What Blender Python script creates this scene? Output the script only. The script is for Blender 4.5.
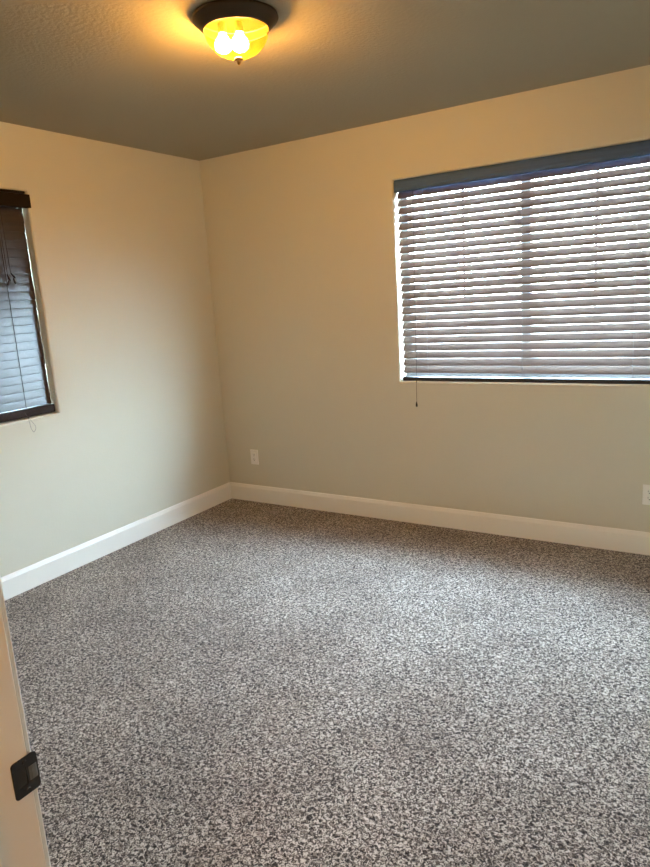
import bpy, bmesh, math, random
from mathutils import Vector, Matrix
random.seed(7)
PI = math.pi
sc = bpy.context.scene
for o in list(bpy.data.objects):
    bpy.data.objects.remove(o)
C = sc.collection

# ------------------------------------------------------------------ camera
cam_d = bpy.data.cameras.new('camera')
cam = bpy.data.objects.new('camera', cam_d)
C.objects.link(cam)
cam.location = (3.3197, -3.8243, 1.5136)
cam.rotation_euler = (1.3643, 0.0625, 0.5496)
cam_d.sensor_fit = 'HORIZONTAL'
cam_d.sensor_width = 36.0
cam_d.lens = 36.0 * 661.26 / 650.0
cam_d.clip_start = 0.02
sc.camera = cam

# ------------------------------------------------------------------ world, sun, daylight portals, exposure
SKY = 42.0
SUN = 24.0
LAMP = 3500.0
HALL = 5.0
sc.view_settings.view_transform = 'Standard'
sc.view_settings.look = 'None'
sc.view_settings.gamma = 1.0
sc.view_settings.use_curve_mapping = False
sc.view_settings.exposure = 1.9

w = bpy.data.worlds.new('sky')
sc.world = w
w.use_nodes = True
nt = w.node_tree
nt.nodes.clear()
wo = nt.nodes.new('ShaderNodeOutputWorld')
bg = nt.nodes.new('ShaderNodeBackground')
tc = nt.nodes.new('ShaderNodeTexCoord')
sx = nt.nodes.new('ShaderNodeSeparateXYZ')
rp = nt.nodes.new('ShaderNodeValToRGB')
rp.color_ramp.elements[0].position = 0.0
rp.color_ramp.elements[0].color = (0.64, 0.83, 1.0, 1)
rp.color_ramp.elements[1].position = 1.0
rp.color_ramp.elements[1].color = (0.46, 0.67, 1.0, 1)
nt.links.new(tc.outputs['Generated'], sx.inputs[0])
nt.links.new(sx.outputs['Z'], rp.inputs[0])
nt.links.new(rp.outputs[0], bg.inputs['Color'])
bg.inputs['Strength'].default_value = SKY
nt.links.new(bg.outputs[0], wo.inputs[0])

def light(name, kind, loc, rot, energy, color, **kw):
    d = bpy.data.lights.new(name, kind)
    d.energy = energy
    d.color = color
    for k, v in kw.items():
        setattr(d, k, v)
    o = bpy.data.objects.new(name, d)
    C.objects.link(o)
    o.location = loc
    o.rotation_euler = rot
    return o

light('sun', 'SUN', (6, -8, 12), (math.radians(40), 0, math.radians(35)), SUN, (1, 0.95, 0.86), angle=0.01)
for nm, loc, rot, sxx in (('portal_back', (2.27, 0.22, 1.55), (-PI/2, 0, 0), 1.6),
                          ('portal_left', (-0.22, -2.02, 1.55), (0, -PI/2, 0), 1.3)):
    p = light(nm, 'AREA', loc, rot, 1.0, (1, 1, 1), shape='RECTANGLE', size=sxx, size_y=1.3)
    if nm == 'portal_left':
        p.data.size, p.data.size_y = 1.3, 1.3
    p.data.cycles.is_portal = True
light('hall_ceiling_lamp', 'AREA', (3.1, -4.35, 2.44), (0, 0, 0), HALL, (1.0, 0.50, 0.18), shape='DISK', size=0.30)

# ------------------------------------------------------------------ materials
def mat(name, color, rough=0.6, spec=0.5, metal=0.0, coat=0.0, ior=1.5):
    m = bpy.data.materials.new(name)
    m.use_nodes = True
    b = m.node_tree.nodes['Principled BSDF']
    b.inputs['Base Color'].default_value = (*color, 1)
    b.inputs['Roughness'].default_value = rough
    b.inputs['Specular IOR Level'].default_value = spec
    b.inputs['Metallic'].default_value = metal
    b.inputs['Coat Weight'].default_value = coat
    b.inputs['IOR'].default_value = ior
    return m

def N(m, t, **kw):
    n = m.node_tree.nodes.new(t)
    for k, v in kw.items():
        n.inputs[k].default_value = v
    return n

def L(m, a, b):
    m.node_tree.links.new(a, b)

def bump(m, scale, strength, dist=0.002, detail=3.0):
    tcn = N(m, 'ShaderNodeTexCoord')
    n = N(m, 'ShaderNodeTexNoise', Scale=scale, Detail=detail)
    b = N(m, 'ShaderNodeBump', Strength=strength, Distance=dist)
    L(m, tcn.outputs['Object'], n.inputs['Vector'])
    L(m, n.outputs['Fac'], b.inputs['Height'])
    L(m, b.outputs['Normal'], m.node_tree.nodes['Principled BSDF'].inputs['Normal'])
    return n

WALL = (0.60, 0.57, 0.465)
m_wall = mat('wall_paint', WALL, 0.55, 0.35)
bump(m_wall, 90, 0.25, 0.002)
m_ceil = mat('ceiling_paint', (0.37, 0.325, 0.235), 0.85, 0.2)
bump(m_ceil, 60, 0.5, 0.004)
m_trim = mat('trim_paint', (0.80, 0.77, 0.70), 0.35, 0.5)
m_vinyl = mat('pale_grey_vinyl', (0.30, 0.33, 0.36), 0.5, 0.3)
m_plate = mat('white_plastic', (0.80, 0.78, 0.74), 0.35)
m_slot = mat('black_slot', (0.02, 0.02, 0.02), 0.6)
m_bronze = mat('dark_bronze', (0.055, 0.035, 0.018), 0.45, 0.5, 0.6)
m_brass = mat('aged_brass', (0.45, 0.28, 0.10), 0.35, 0.5, 0.8)
m_black = mat('black_iron', (0.008, 0.008, 0.010), 0.35, 0.5)
m_cord = mat('brown_cord', (0.035, 0.022, 0.016), 0.8)
m_tassel = mat('dark_tassel', (0.015, 0.009, 0.006), 0.4)
m_greycord = mat('grey_cord', (0.16, 0.15, 0.15), 0.8)

def wood(name, c1, c2, rough, spec=0.5, coat=0.0):
    m = mat(name, c1, rough, spec, 0, coat)
    t = N(m, 'ShaderNodeTexCoord')
    mp = N(m, 'ShaderNodeMapping', Scale=(3, 90, 90))
    n = N(m, 'ShaderNodeTexNoise', Scale=1.0, Detail=4.0)
    r = N(m, 'ShaderNodeValToRGB')
    r.color_ramp.elements[0].position = 0.35
    r.color_ramp.elements[0].color = (*c1, 1)
    r.color_ramp.elements[1].position = 0.70
    r.color_ramp.elements[1].color = (*c2, 1)
    L(m, t.outputs['Object'], mp.inputs['Vector'])
    L(m, mp.outputs[0], n.inputs['Vector'])
    L(m, n.outputs['Fac'], r.inputs[0])
    L(m, r.outputs[0], m.node_tree.nodes['Principled BSDF'].inputs['Base Color'])
    return m

m_slat = wood('dark_stained_slat', (0.022, 0.010, 0.006), (0.034, 0.017, 0.010), 0.30, 1.0)
m_val_l = wood('dark_valance', (0.009, 0.0045, 0.003), (0.014, 0.007, 0.004), 0.5, 0.15)
m_rail = wood('matt_dark_rail', (0.020, 0.011, 0.008), (0.032, 0.018, 0.012), 0.6, 0.2)
m_slat_b = wood('glare_greyed_slat', (0.105, 0.078, 0.064), (0.130, 0.097, 0.080), 0.38, 0.4)  # window glare mixed into the brown, so lighter than the matching left slats
m_val_b = wood('glare_blue_valance', (0.060, 0.112, 0.225), (0.072, 0.132, 0.26), 0.6, 0.3)  # blue of the window glare put into the valance colour
m_rail_b = wood('dark_bottom_rail', (0.012, 0.010, 0.010), (0.02, 0.016, 0.014), 0.4)

# thin window glass
m_glass = bpy.data.materials.new('window_glass')
m_glass.use_nodes = True
g = m_glass.node_tree
g.nodes.clear()
go = g.nodes.new('ShaderNodeOutputMaterial')
gm = g.nodes.new('ShaderNodeMixShader')
gt = g.nodes.new('ShaderNodeBsdfTransparent')
gg = g.nodes.new('ShaderNodeBsdfGlossy')
gg.inputs['Roughness'].default_value = 0.02
gt.inputs['Color'].default_value = (0.93, 0.96, 0.95, 1)
gm.inputs[0].default_value = 0.06
g.links.new(gt.outputs[0], gm.inputs[1])
g.links.new(gg.outputs[0], gm.inputs[2])
g.links.new(gm.outputs[0], go.inputs[0])

# amber alabaster glass of the lamp bowl
m_bowl = bpy.data.materials.new('amber_glass')
m_bowl.use_nodes = True
g = m_bowl.node_tree
g.nodes.clear()
go = g.nodes.new('ShaderNodeOutputMaterial')
a1 = g.nodes.new('ShaderNodeMixShader')
a2 = g.nodes.new('ShaderNodeMixShader')
tl = g.nodes.new('ShaderNodeBsdfTranslucent')
tp = g.nodes.new('ShaderNodeBsdfTransparent')
gl = g.nodes.new('ShaderNodeBsdfGlossy')
tl.inputs['Color'].default_value = (0.0021, 0.00068, 0.00002, 1)
tp.inputs['Color'].default_value = (1.0, 0.48, 0.085, 1)
gl.inputs['Roughness'].default_value = 0.15
a1.inputs[0].default_value = 0.06
a2.inputs[0].default_value = 0.001
g.links.new(tl.outputs[0], a1.inputs[1])
g.links.new(tp.outputs[0], a1.inputs[2])
g.links.new(a1.outputs[0], a2.inputs[1])
g.links.new(gl.outputs[0], a2.inputs[2])
g.links.new(a2.outputs[0], go.inputs[0])

m_bulb = bpy.data.materials.new('lit_bulb')
m_bulb.use_nodes = True
g = m_bulb.node_tree
g.nodes.clear()
go = g.nodes.new('ShaderNodeOutputMaterial')
em = g.nodes.new('ShaderNodeEmission')
em.inputs['Color'].default_value = (1.0, 1.0, 1.0, 1)
em.inputs['Strength'].default_value = LAMP
g.links.new(em.outputs[0], go.inputs[0])

# carpet
m_carpet = mat('speckled_frieze_carpet', (0.4, 0.36, 0.32), 0.95, 0.1)
b = m_carpet.node_tree.nodes['Principled BSDF']
b.inputs['Sheen Weight'].default_value = 0.15
t = N(m_carpet, 'ShaderNodeTexCoord')
n1 = N(m_carpet, 'ShaderNodeTexNoise', Scale=105.0, Detail=3.0, Roughness=0.6, Distortion=1.2)
n2 = N(m_carpet, 'ShaderNodeTexNoise', Scale=2.6, Detail=4.0, Roughness=0.6)
n3 = N(m_carpet, 'ShaderNodeTexNoise', Scale=60.0, Detail=2.0, Roughness=0.6)
r1 = N(m_carpet, 'ShaderNodeValToRGB')
cr = r1.color_ramp
cr.elements[0].position = 0.40
cr.elements[0].color = (0.016, 0.011, 0.008, 1)
cr.elements[1].position = 0.60
cr.elements[1].color = (0.62, 0.535, 0.45, 1)
e = cr.elements.new(0.49)
e.color = (0.15, 0.115, 0.09, 1)
mx = N(m_carpet, 'ShaderNodeMix')
mx.data_type = 'RGBA'
mx.blend_type = 'MULTIPLY'
mx.inputs['Factor'].default_value = 0.6
r2 = N(m_carpet, 'ShaderNodeValToRGB')
r2.color_ramp.elements[0].position = 0.38
r2.color_ramp.elements[0].color = (0.62, 0.58, 0.56, 1)
r2.color_ramp.elements[1].position = 0.62
r2.color_ramp.elements[1].color = (1, 1, 1, 1)
for q in (n1, n2, n3):
    L(m_carpet, t.outputs['Object'], q.inputs['Vector'])
L(m_carpet, n1.outputs['Fac'], r1.inputs[0])
L(m_carpet, n2.outputs['Fac'], r2.inputs[0])
L(m_carpet, r1.outputs[0], mx.inputs[6])
L(m_carpet, r2.outputs[0], mx.inputs[7])
L(m_carpet, mx.outputs[2], b.inputs['Base Color'])
bn = N(m_carpet, 'ShaderNodeBump', Strength=0.9, Distance=0.008)
L(m_carpet, n1.outputs['Fac'], bn.inputs['Height'])
L(m_carpet, bn.outputs['Normal'], b.inputs['Normal'])

m_ground = mat('pale_gravel', (0.42, 0.38, 0.31), 0.9)
bump(m_ground, 12, 0.4, 0.02)

# ------------------------------------------------------------------ mesh helpers
def link(name, bm, m, parent=None, smooth=False):
    me = bpy.data.meshes.new(name)
    bmesh.ops.recalc_face_normals(bm, faces=bm.faces)
    bm.to_mesh(me)
    bm.free()
    if smooth:
        for f in me.polygons:
            f.use_smooth = True
    me.materials.append(m)
    o = bpy.data.objects.new(name, me)
    C.objects.link(o)
    if parent:
        o.parent = parent
    return o

def box(bm, x0, x1, y0, y1, z0, z1, bev=0.0, seg=2):
    r = bmesh.ops.create_cube(bm, size=1.0)
    vs = r['verts']
    for v in vs:
        v.co = Vector((x0 + (v.co.x + .5) * (x1 - x0), y0 + (v.co.y + .5) * (y1 - y0), z0 + (v.co.z + .5) * (z1 - z0)))
    if bev > 0:
        es = list({e for v in vs for e in v.link_edges})
        bmesh.ops.bevel(bm, geom=es, offset=bev, segments=seg, affect='EDGES', profile=0.5)
    return bm

def boxes(*bs, bev=0.0):
    bm = bmesh.new()
    for q in bs:
        box(bm, *q, bev=bev)
    return bm

def loft(loops, closed=True, cap=False):
    bm = bmesh.new()
    rows = [[bm.verts.new(p) for p in lp] for lp in loops]
    k = len(rows[0])
    for a, c in zip(rows, rows[1:]):
        for i in range(k if closed else k - 1):
            j = (i + 1) % k
            bm.faces.new((a[i], a[j], c[j], c[i]))
    if cap:
        bm.faces.new(rows[0])
        bm.faces.new(list(reversed(rows[-1])))
    return bm

def lathe(profile, cx, cy, seg=64):
    bm = bmesh.new()
    rows = []
    for r, z in profile:
        if r < 1e-6:
            rows.append([bm.verts.new((cx, cy, z))])
        else:
            rows.append([bm.verts.new((cx + r * math.cos(2 * PI * i / seg), cy + r * math.sin(2 * PI * i / seg), z)) for i in range(seg)])
    for a, c in zip(rows, rows[1:]):
        for i in range(seg):
            j = (i + 1) % seg
            if len(a) == 1 and len(c) == 1:
                continue
            if len(a) == 1:
                bm.faces.new((a[0], c[i], c[j]))
            elif len(c) == 1:
                bm.faces.new((a[i], a[j], c[0]))
            else:
                bm.faces.new((a[i], a[j], c[j], c[i]))
    return bm

def tube(bm, pts, rad, seg=8):
    pts = [Vector(q) for q in pts]
    rows = []
    for i, q in enumerate(pts):
        d = (pts[min(i + 1, len(pts) - 1)] - pts[max(i - 1, 0)]).normalized()
        up = Vector((0, 0, 1)) if abs(d.z) < 0.9 else Vector((1, 0, 0))
        a = d.cross(up).normalized()
        c = d.cross(a)
        rr = rad[i] if isinstance(rad, (list, tuple)) else rad
        rows.append([bm.verts.new(q + a * rr * math.cos(2 * PI * k / seg) + c * rr * math.sin(2 * PI * k / seg)) for k in range(seg)])
    for a, c in zip(rows, rows[1:]):
        for i in range(seg):
            j = (i + 1) % seg
            bm.faces.new((a[i], a[j], c[j], c[i]))
    bm.faces.new(rows[0])
    bm.faces.new(list(reversed(rows[-1])))
    return bm

def curve_pts(ctrl, n=8):
    P = [Vector(q) for q in ctrl]
    out = []
    for i in range(len(P) - 1):
        p0, p1, p2, p3 = P[max(i - 1, 0)], P[i], P[i + 1], P[min(i + 2, len(P) - 1)]
        for k in range(n):
            s = k / n
            out.append(0.5 * ((2 * p1) + (p2 - p0) * s + (2 * p0 - 5 * p1 + 4 * p2 - p3) * s * s + (3 * p1 - p0 - 3 * p2 + p3) * s ** 3))
    out.append(P[-1])
    return out

def struct(o):
    o['kind'] = 'structure'
    return o

def empty(name, loc=(0, 0, 0), label=None, cat=None, group=None):
    o = bpy.data.objects.new(name, None)
    o.empty_display_size = 0.1
    C.objects.link(o)
    o.location = loc
    if label:
        o['label'] = label
        o['category'] = cat
    if group:
        o['group'] = group
    return o

# ------------------------------------------------------------------ dimensions (metres)
H = 2.5
W = 3.60            # room width, x
D = 3.370           # room depth, y from 0 to -D
T = 0.16            # outer wall thickness
HY = -4.95          # far wall of the hall
Z0, Z1 = 0.945, 2.163     # window openings
BX0, BX1 = 1.506, 3.034   # back window
LY0, LY1 = -2.65, -1.431  # left window
JX0, JX1 = 2.51, 3.325    # doorway
FT = 0.125          # inner wall thickness

# ------------------------------------------------------------------ room shell
def holed_wall(name, outer, hole, f):
    """outer, hole = (u0,u1,v0,v1); f(u, d, v) -> xyz with d = depth from the room face; rounded corner bead"""
    def rect(q, g, d):
        u0, u1, v0, v1 = q
        return [f(u0 - g, d, v0 - g), f(u1 + g, d, v0 - g), f(u1 + g, d, v1 + g), f(u0 - g, d, v1 + g)]
    R = 0.012
    loops = [rect(outer, 0, T), rect(outer, 0, 0)]
    for k in range(7):
        a = PI / 2 * k / 6
        loops.append(rect(hole, R * (1 - math.sin(a)), R * (1 - math.cos(a))))
    loops.append(rect(hole, 0, T))
    loops.append(rect(outer, 0, T))
    bm = loft(loops)
    bmesh.ops.remove_doubles(bm, verts=bm.verts, dist=1e-5)
    return struct(link(name, bm, m_wall))

holed_wall('wall_back', (-T, W + T, 0, H), (BX0, BX1, Z0, Z1), lambda u, d, v: (u, d, v))
holed_wall('wall_left', (HY - T, 0, 0, H), (LY0, LY1, Z0, Z1), lambda u, d, v: (-d, u, v))
struct(link('wall_right', boxes((W, W + T, HY - T, 0, 0, H)), m_wall))
# front wall with the doorway the photo is taken from
bm = boxes((0, JX0 - 0.02, -D - FT, -D, 0, H), (JX1 + 0.02, W, -D - FT, -D, 0, H), (JX0 - 0.02, JX1 + 0.02, -D - FT, -D, 2.07, H))
struct(link('wall_front', bm, m_wall))
struct(link('wall_hall', boxes((0, W, HY - T, HY, 0, H)), m_wall))
struct(link('wall_hall_end', boxes((1.3, 1.4, HY, -D - FT, 0, H)), m_wall))
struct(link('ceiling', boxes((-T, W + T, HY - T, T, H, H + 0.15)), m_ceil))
struct(link('floor', boxes((-T, W + T, HY - T, T, -0.15, 0)), m_carpet))
struct(link('ground', boxes((-40, 40, T + 0.02, 60, -0.35, -0.2), (-40, -T - 0.02, -40, T + 0.02, -0.35, -0.2)), m_ground))

struct(link('added_eave_blocker', boxes((-T - .5, W + T, T, T + .5, H + .02, H + .15), (-T - .5, -T, HY - T, T, H + .02, H + .15)), m_trim))  # unseen overhang added to cut steep sky light near the back wall

# baseboards: square board with an eased, sloping top
def baseboard(name, f, a, b_):
    prof = [(0, 0), (0.015, 0), (0.015, 0.106), (0.013, 0.110), (0.007, 0.126), (0.004, 0.129), (0, 0.129)]
    return struct(link(name, loft([[f(a, d, z) for d, z in prof], [f(b_, d, z) for d, z in prof]], cap=True), m_trim))
baseboard('baseboard_back', lambda u, d, z: (u, -d, z), 0.0, W)
baseboard('baseboard_left', lambda u, d, z: (d, u, z), -D, -0.015)
baseboard('baseboard_right', lambda u, d, z: (W - d, u, z), -D, -0.015)
baseboard('baseboard_front', lambda u, d, z: (u, -D + d, z), 0.015, JX0 - 0.075)

# door jamb lining, stop and room-side casing
bm = boxes((JX0 - 0.02, JX0, -D - FT, -D, 0, 2.05), (JX1, JX1 + 0.02, -D - FT, -D, 0, 2.05), (JX0 - 0.02, JX1 + 0.02, -D - FT, -D, 2.05, 2.07), bev=0.0015)
box(bm, JX0, JX0 + 0.011, -D - 0.100, -D - 0.065, 0, 2.05, bev=0.002)
box(bm, JX1 - 0.011, JX1, -D - 0.100, -D - 0.065, 0, 2.05, bev=0.002)
box(bm, JX0, JX1, -D - 0.100, -D - 0.065, 2.039, 2.05, bev=0.002)
struct(link('door_1', bm, m_trim))
for nm, y0, y1 in (('trim_1', -D, -D + 0.010), ('trim_2', -D - FT - 0.016, -D - FT)):
    bm = boxes((JX0 - 0.066, JX0 - 0.005, y0, y1, 0, 2.112), (JX1 + 0.004, JX1 + 0.066, y0, y1, 0, 2.112), (JX0 - 0.066, JX1 + 0.066, y0, y1, 2.054, 2.114), bev=0.003)
    struct(link(nm, bm, m_trim))

# ------------------------------------------------------------------ windows
def window(name, f, u0, u1):
    """f(u0,u1,d0,d1,z0,z1) -> box arguments"""
    root = empty(name)
    struct(root)
    um = (u0 + u1) / 2
    bm = bmesh.new()
    for q in ((u0, u1, .095, .158, Z0, Z0 + .045), (u0, u1, .095, .158, Z1 - .045, Z1),
              (u0, u0 + .045, .095, .158, Z0 + .045, Z1 - .045), (u1 - .045, u1, .095, .158, Z0 + .045, Z1 - .045)):
        box(bm, *f(*q), bev=0.003)
    link('window_frame', bm, m_vinyl, root)
    link('mullion', box(bmesh.new(), *f(um - .028, um + .028, .100, .155, Z0 + .04, Z1 - .04), bev=0.003), m_vinyl, root)
    zm = 1.572
    for a, b_ in ((u0 + .045, um - .028), (um + .028, u1 - .045)):
        c = (a + b_) / 2
        link('muntin', box(bmesh.new(), *f(c - .008, c + .008, .118, .130, Z0 + .045, Z1 - .045)), m_vinyl, root)
        link('muntin', box(bmesh.new(), *f(a, b_, .119, .129, zm - .008, zm + .008)), m_vinyl, root)
        link('pane', box(bmesh.new(), *f(a - .004, b_ + .004, .134, .138, Z0 + .04, Z1 - .04)), m_glass, root)
    return root
window('window_1', lambda u0, u1, d0, d1, z0, z1: (u0, u1, d0, d1, z0, z1), BX0, BX1)
window('window_2', lambda u0, u1, d0, d1, z0, z1: (-d1, -d0, u0, u1, z0, z1), LY0, LY1)

# ------------------------------------------------------------------ blinds
def slat_bm(length, wid=0.050, th=0.0028, crown=0.0005):
    """a slat lying flat: length along X, width along Y, gently crowned"""
    bm = bmesh.new()
    n = 8
    top = [(-wid / 2 + wid * i / n, crown * (1 - (2 * i / n - 1) ** 2)) for i in range(n + 1)]
    prof = [(y, z + th / 2) for y, z in top] + [(wid / 2 + th * .35, 0)] + [(y, z - th / 2) for y, z in reversed(top)] + [(-wid / 2 - th * .35, 0)]
    rows = [[bm.verts.new((x, y, z)) for y, z in prof] for x in (-length / 2, length / 2)]
    k = len(prof)
    for i in range(k):
        bm.faces.new((rows[0][i], rows[0][(i + 1) % k], rows[1][(i + 1) % k], rows[1][i]))
    bm.faces.new(rows[0])
    bm.faces.new(list(reversed(rows[1])))
    return bm

def tassel(bm, top, tilt=(0, 0, 0)):
    top = Vector(top)
    d = Vector((tilt[0], tilt[1], -1)).normalized()
    ts = (0, .004, .010, .020, .030, .034)
    rs = (.0022, .0034, .0048, .0062, .0064, .0040)
    tube(bm, [top + d * s for s in ts], rs, 12)
    return bm


# ---- back window blind (slats half open, room edge down)
bl = empty('window_blind', ((BX0 + BX1) / 2, 0, Z0), 'wide half-open horizontal blind with glare-tinted valance filling the window on the back wall', 'blind', 'horizontal window blinds')
cx = (BX0 + BX1) / 2
Lb = BX1 - BX0 - 0.016
YB = 0.042
me = None
TILT = math.radians(55.5)
for i in range(24):
    z = 1.016 + 0.0461 * i
    if me is None:
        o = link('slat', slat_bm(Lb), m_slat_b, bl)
        me = o.data
    else:
        o = bpy.data.objects.new('slat', me)
        C.objects.link(o)
        o.parent = bl
    o.location = (random.uniform(-.001, .001), YB, z - Z0)
    o.rotation_euler = (TILT + random.uniform(-.010, .010), 0, 0)
# head rail, valance, bottom rail
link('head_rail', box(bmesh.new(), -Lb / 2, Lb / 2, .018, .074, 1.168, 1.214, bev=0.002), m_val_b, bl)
vb = loft([[(x, y, z) for y, z in ((.006, 1.146), (.003, 1.149), (.003, 1.162), (.001, 1.168), (.001, 1.200), (.004, 1.208), (.008, 1.2165), (.016, 1.2165), (.016, 1.146))] for x in (-Lb / 2 - .006, Lb / 2 + .006)], cap=True)
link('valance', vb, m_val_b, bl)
link('bottom_rail', box(bmesh.new(), -Lb / 2, Lb / 2, YB - .027, YB + .024, .0008, .025, bev=0.003), m_rail_b, bl)
for x in (-.585, 0.0, .585):
    bm = bmesh.new()
    for dy in (-.0185, .0185):
        dz = math.tan(TILT) * dy
        tube(bm, [(x, YB + dy * 1.06, .018), (x, YB + dy * 1.06, 1.17)], .0009, 6)
    for i in range(24):
        z = 1.016 + 0.0461 * i - Z0 - .0045
        tube(bm, [(x, YB - .0185, z - .0185 * math.tan(TILT)), (x, YB + .0185, z + .0185 * math.tan(TILT))], .0005, 4)
    link('ladder_cord', bm, m_greycord, bl)
cd = link('tilt_cord', tube(bmesh.new(), curve_pts([(1.622 - cx, .022, 1.150), (1.619 - cx, .012, .7), (1.6155 - cx, .002, .05), (1.614 - cx, -.004, 0.0), (1.613 - cx, -.004, -.132)]), .0013), m_cord, bl)
link('tassel', tassel(bmesh.new(), (1.613 - cx, -.0075, -.128)), m_tassel, cd)
cd = link('lift_cord', tube(tube(bmesh.new(), curve_pts([(2.931 - cx, .024, 1.150), (2.930 - cx, .016, .82)]), .0010), curve_pts([(2.937 - cx, .024, 1.150), (2.938 - cx, .016, .80)]), .0010), m_cord, bl)
bm = tassel(bmesh.new(), (2.930 - cx, .016, .822), (-.35, 0))
tassel(bm, (2.938 - cx, .016, .806), (.2, 0))
link('tassel', bm, m_tassel, cd)

# ---- left window blind (slats closed, room edge down)
b2 = empty('window_blind', (0, (LY0 + LY1) / 2, Z0), 'closed dark brown horizontal blind with stepped valance filling the window on the left wall', 'blind', 'horizontal window blinds')
cy = (LY0 + LY1) / 2
Ll = LY1 - LY0 - 0.004
XL = -0.058
me = None
for i in range(24):
    z = 0.9990 + 0.0249 + 0.0456 * i
    if me is None:
        o = link('slat', slat_bm(Ll), m_slat, b2)
        me = o.data
    else:
        o = bpy.data.objects.new('slat', me)
        C.objects.link(o)
        o.parent = b2
    o.location = (XL, random.uniform(-.001, .001), z - Z0)
    o.rotation_euler = (math.radians(83.6) + random.uniform(-.002, .002), 0, PI / 2)
link('head_rail', box(bmesh.new(), XL - .028, XL + .028, -Ll / 2, Ll / 2, 1.166, 1.214, bev=0.002), m_slat, b2)
bm = boxes((-.016, .003, -Ll / 2 - .010, Ll / 2 + .018, 1.132, 1.203), bev=0.003)
link('valance', bm, m_val_l, b2)
link('valance_crown', boxes((-.014, .008, -Ll / 2 - .006, Ll / 2 - .012, 1.2035, 1.2165), bev=0.003), m_val_l, b2)
link('bottom_rail', box(bmesh.new(), XL - .020, XL + .034, -Ll / 2, Ll / 2,   .006, .0525, bev=0.004), m_rail, b2)
for y in (-1.598 - cy, -2.03 - cy, -2.457 - cy):
    bm = bmesh.new()
    tube(bm, [(XL + .0085, y, .030), (XL + .0085, y, 1.17)], .0016, 6)
    tube(bm, [(XL - .0085, y, .030), (XL - .0085, y, 1.17)], .0016, 6)
    link('ladder_cord', bm, m_cord, b2)
bm = bmesh.new()
y0 = -1.588 - cy
tube(bm, curve_pts([(XL + .020, y0 - .006, 1.150), (XL + .024, y0 - .008, .78)]), .0011)
tube(bm, curve_pts([(XL + .020, y0 + .010, 1.150), (XL + .024, y0 + .012, .79)]), .0011)
cd = link('lift_cord', bm, m_cord, b2)
bm = tassel(bmesh.new(), (XL + .024, y0 - .008, .782), (0, .35))
tassel(bm, (XL + .026, y0 + .012, .790), (0, .9))
tassel(bm, (XL + .027, y0 - .004, .755), (0, -.5))
tassel(bm, (XL + .027, y0 + .022, .765), (0, .3))
link('tassel', bm, m_tassel, cd)
yl = -1.628 - cy
lp = curve_pts([(XL + .012, yl + .004, .050), (XL + .034, yl + .002, .030), (.004, yl - .002, -.004), (.004, yl + .004, -.050), (.004, yl + .018, -.078), (.004, yl + .034, -.052), (.003, yl + .012, -.012), (XL + .034, yl + .000, .028)])
link('cord_loop', tube(bmesh.new(), lp, .0009, 6), m_greycord, b2)

# ------------------------------------------------------------------ ceiling light
LX, LYc = 1.742, -1.742
cl = empty('ceiling_light', (LX, LYc, H), 'lit amber glass bowl ceiling light with dark bronze rim', 'ceiling light')
pan = [(0.0, -.0005), (.146, -.0005), (.1515, -.004), (.1530, -.010), (.150, -.016), (.143, -.020), (.138, -.027), (.130, -.035), (.122, -.042), (.1165, -.0475), (.1145, -.047), (.118, -.040), (.130, -.016), (.130, -.006), (0.0, -.006)]
link('canopy', lathe(pan, 0, 0, 72), m_bronze, cl, smooth=True)
bowl = []
for i in range(17):
    a = PI / 2 * i / 16
    bowl.append((.1145 * math.cos(a) ** 0.92, -.046 - .091 * math.sin(a) ** 1.08) if i < 16 else (0.0, -.137))
link('glass_bowl', lathe(bowl, 0, 0, 72), m_bowl, cl, smooth=True)
fin = [(0, -.135), (.012, -.1355), (.0165, -.139), (.0160, -.143), (.009, -.146), (.0055, -.149), (.0062, -.153), (.0045, -.159), (0, -.161)]
link('added_black_liner', lathe([(0, -.0065), (.1285, -.0065), (.1285, -.0085), (0, -.0085)], 0, 0, 48), mat('light_soak_black', (0.006, 0.005, 0.004), 0.9, 0.02), cl)  # black disc added to soak up bulb light inside the canopy
link('finial', lathe(fin, 0, 0, 32), m_brass, cl, smooth=True)
bulb = [(0, .034), (.012, .032), (.016, .022), (.026, .010), (.031, -.004), (.029, -.018), (.018, -.028), (0, -.032)]
for bx, by in ((-.060, -.004), (-.008, .026)):
    o = link('bulb', lathe(bulb, 0, 0, 24), m_bulb, cl, smooth=True)
    o.location = (bx, by, -.076)
    link('socket', lathe([(0, .066), (.015, .066), (.015, .033), (0, .033)], 0, 0, 16), m_bronze, o)

# ------------------------------------------------------------------ outlets
def outlet(x, z, label):
    r = empty('wall_outlet', (x, 0, z), label, 'outlet', 'outlets on the back wall')
    link('cover_plate', box(bmesh.new(), -.035, .035, -.006, 0, -.0575, .0575, bev=0.003), m_plate, r)
    rc = link('receptacle', box(bmesh.new(), -.0165, .0165, -.0085, -.004, -.033, .033, bev=0.0012), m_plate, r)
    bm = bmesh.new()
    for s in (-1, 1):
        zc = .018 * s
        box(bm, -.0072, -.0052, -.0090, -.008, zc - .001, zc + .008)
        box(bm, .0052, .0072, -.0090, -.008, zc - .001, zc + .007)
        bmesh.ops.create_cone(bm, cap_ends=True, segments=16, radius1=.0026, radius2=.0026, depth=.001,
                              matrix=Matrix.Translation((0, -.0085, zc - .007)) @ Matrix.Rotation(PI / 2, 4, 'X'))
    link('socket_holes', bm, m_slot, rc)
    for s in (-1, 1):
        bm = bmesh.new()
        bmesh.ops.create_cone(bm, cap_ends=True, segments=16, radius1=.003, radius2=.0026, depth=.0012,
                              matrix=Matrix.Translation((0, -.0062, .0485 * s)) @ Matrix.Rotation(PI / 2, 4, 'X'))
        link('screw', bm, m_plate, r)
    return r
outlet(.268, .351, 'white wall outlet beside the corner, left of the window')
outlet(2.963, .343, 'white wall outlet below the wide window, at the right edge of the photo')

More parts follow.
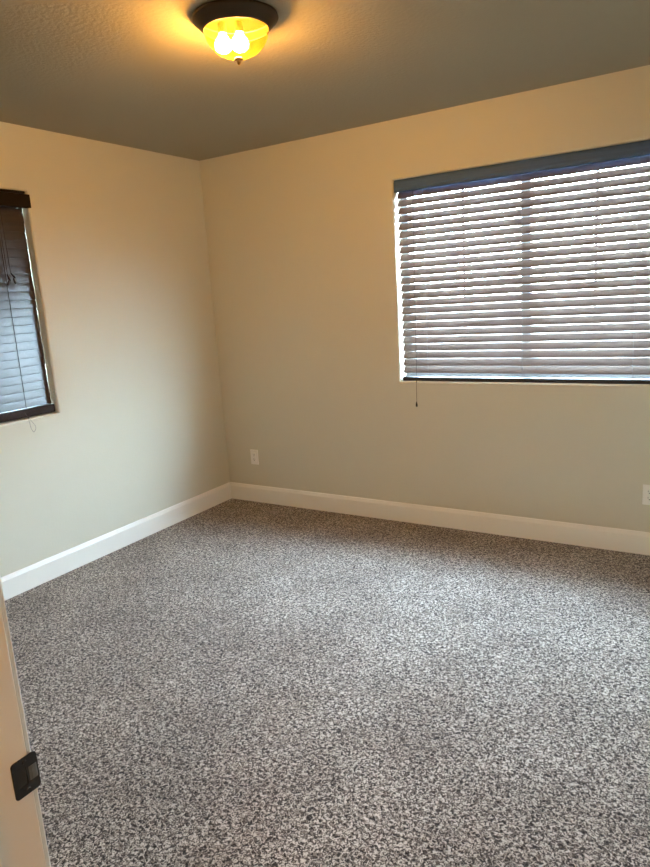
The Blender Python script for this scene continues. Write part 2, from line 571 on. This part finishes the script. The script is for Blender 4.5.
# ------------------------------------------------------------------ strike plate on the door jamb
sp = empty('strike_plate', (JX0, -D - .0105, .886), 'small black metal strike plate on the white door jamb', 'strike plate')
def plate_bm():
    """rounded plate with a rectangular latch hole and a curled lip toward the room"""
    bm = bmesh.new()
    hy0, hy1, hz = -.010, .004, .0135
    y0, y1, hh, r = -.0165, .0220, .0285, .005
    out = []
    for cx_, cz_, a0 in ((y1 - r, hh - r, 0), (y0 + r, hh - r, 90), (y0 + r, -hh + r, 180), (y1 - r, -hh + r, 270)):
        for k in range(5):
            a = math.radians(a0 + 22.5 * k)
            out.append((cx_ + r * math.cos(a), cz_ + r * math.sin(a)))
    inn = []
    for cx_, cz_ in ((hy1, hz), (hy0, hz), (hy0, -hz), (hy1, -hz)):
        inn += [(cx_, cz_)] * 5
    t = .0018
    loops = [[(0.0002, y, z) for y, z in out], [(t - .0004, y, z) for y, z in out], [(t, y * .98 + .0004, z * .985) for y, z in out],
             [(t, y, z) for y, z in inn], [(0.0002, y, z) for y, z in inn]]
    b2_ = loft(loops)
    bmesh.ops.remove_doubles(b2_, verts=b2_.verts, dist=1e-6)
    bmesh.ops.dissolve_degenerate(b2_, dist=1e-6, edges=b2_.edges)
    return b2_
link('plate', plate_bm(), m_black, sp)
link('latch_pocket', boxes((0.0001, .0006, -.010, .004, -.0135, .0135)), m_slot, sp)
lipp = [(.0019, .0075), (.0024, .012), (.0024, .018), (.0014, .0215), (-.002, .0240), (-.0032, .0230), (.0002, .0205), (.0008, .0175), (.0008, .0075)]
m_lip = mat('lip_highlight_iron', (0.13, 0.14, 0.14), 0.35, 0.5, 0.3)  # lighter grey paints in the light caught by the curled lip
link('lip', loft([[(x, y, z) for x, y in lipp] for z in (-.0105, .0105)], cap=True), m_lip, sp)
for s in (-1, 1):
    bm = bmesh.new()
    bmesh.ops.create_cone(bm, cap_ends=True, segments=16, radius1=.0034, radius2=.0028, depth=.0010,
                          matrix=Matrix.Translation((.0021, .003, .0215 * s)) @ Matrix.Rotation(PI / 2, 4, 'Y'))
    link('screw', bm, m_black, sp)
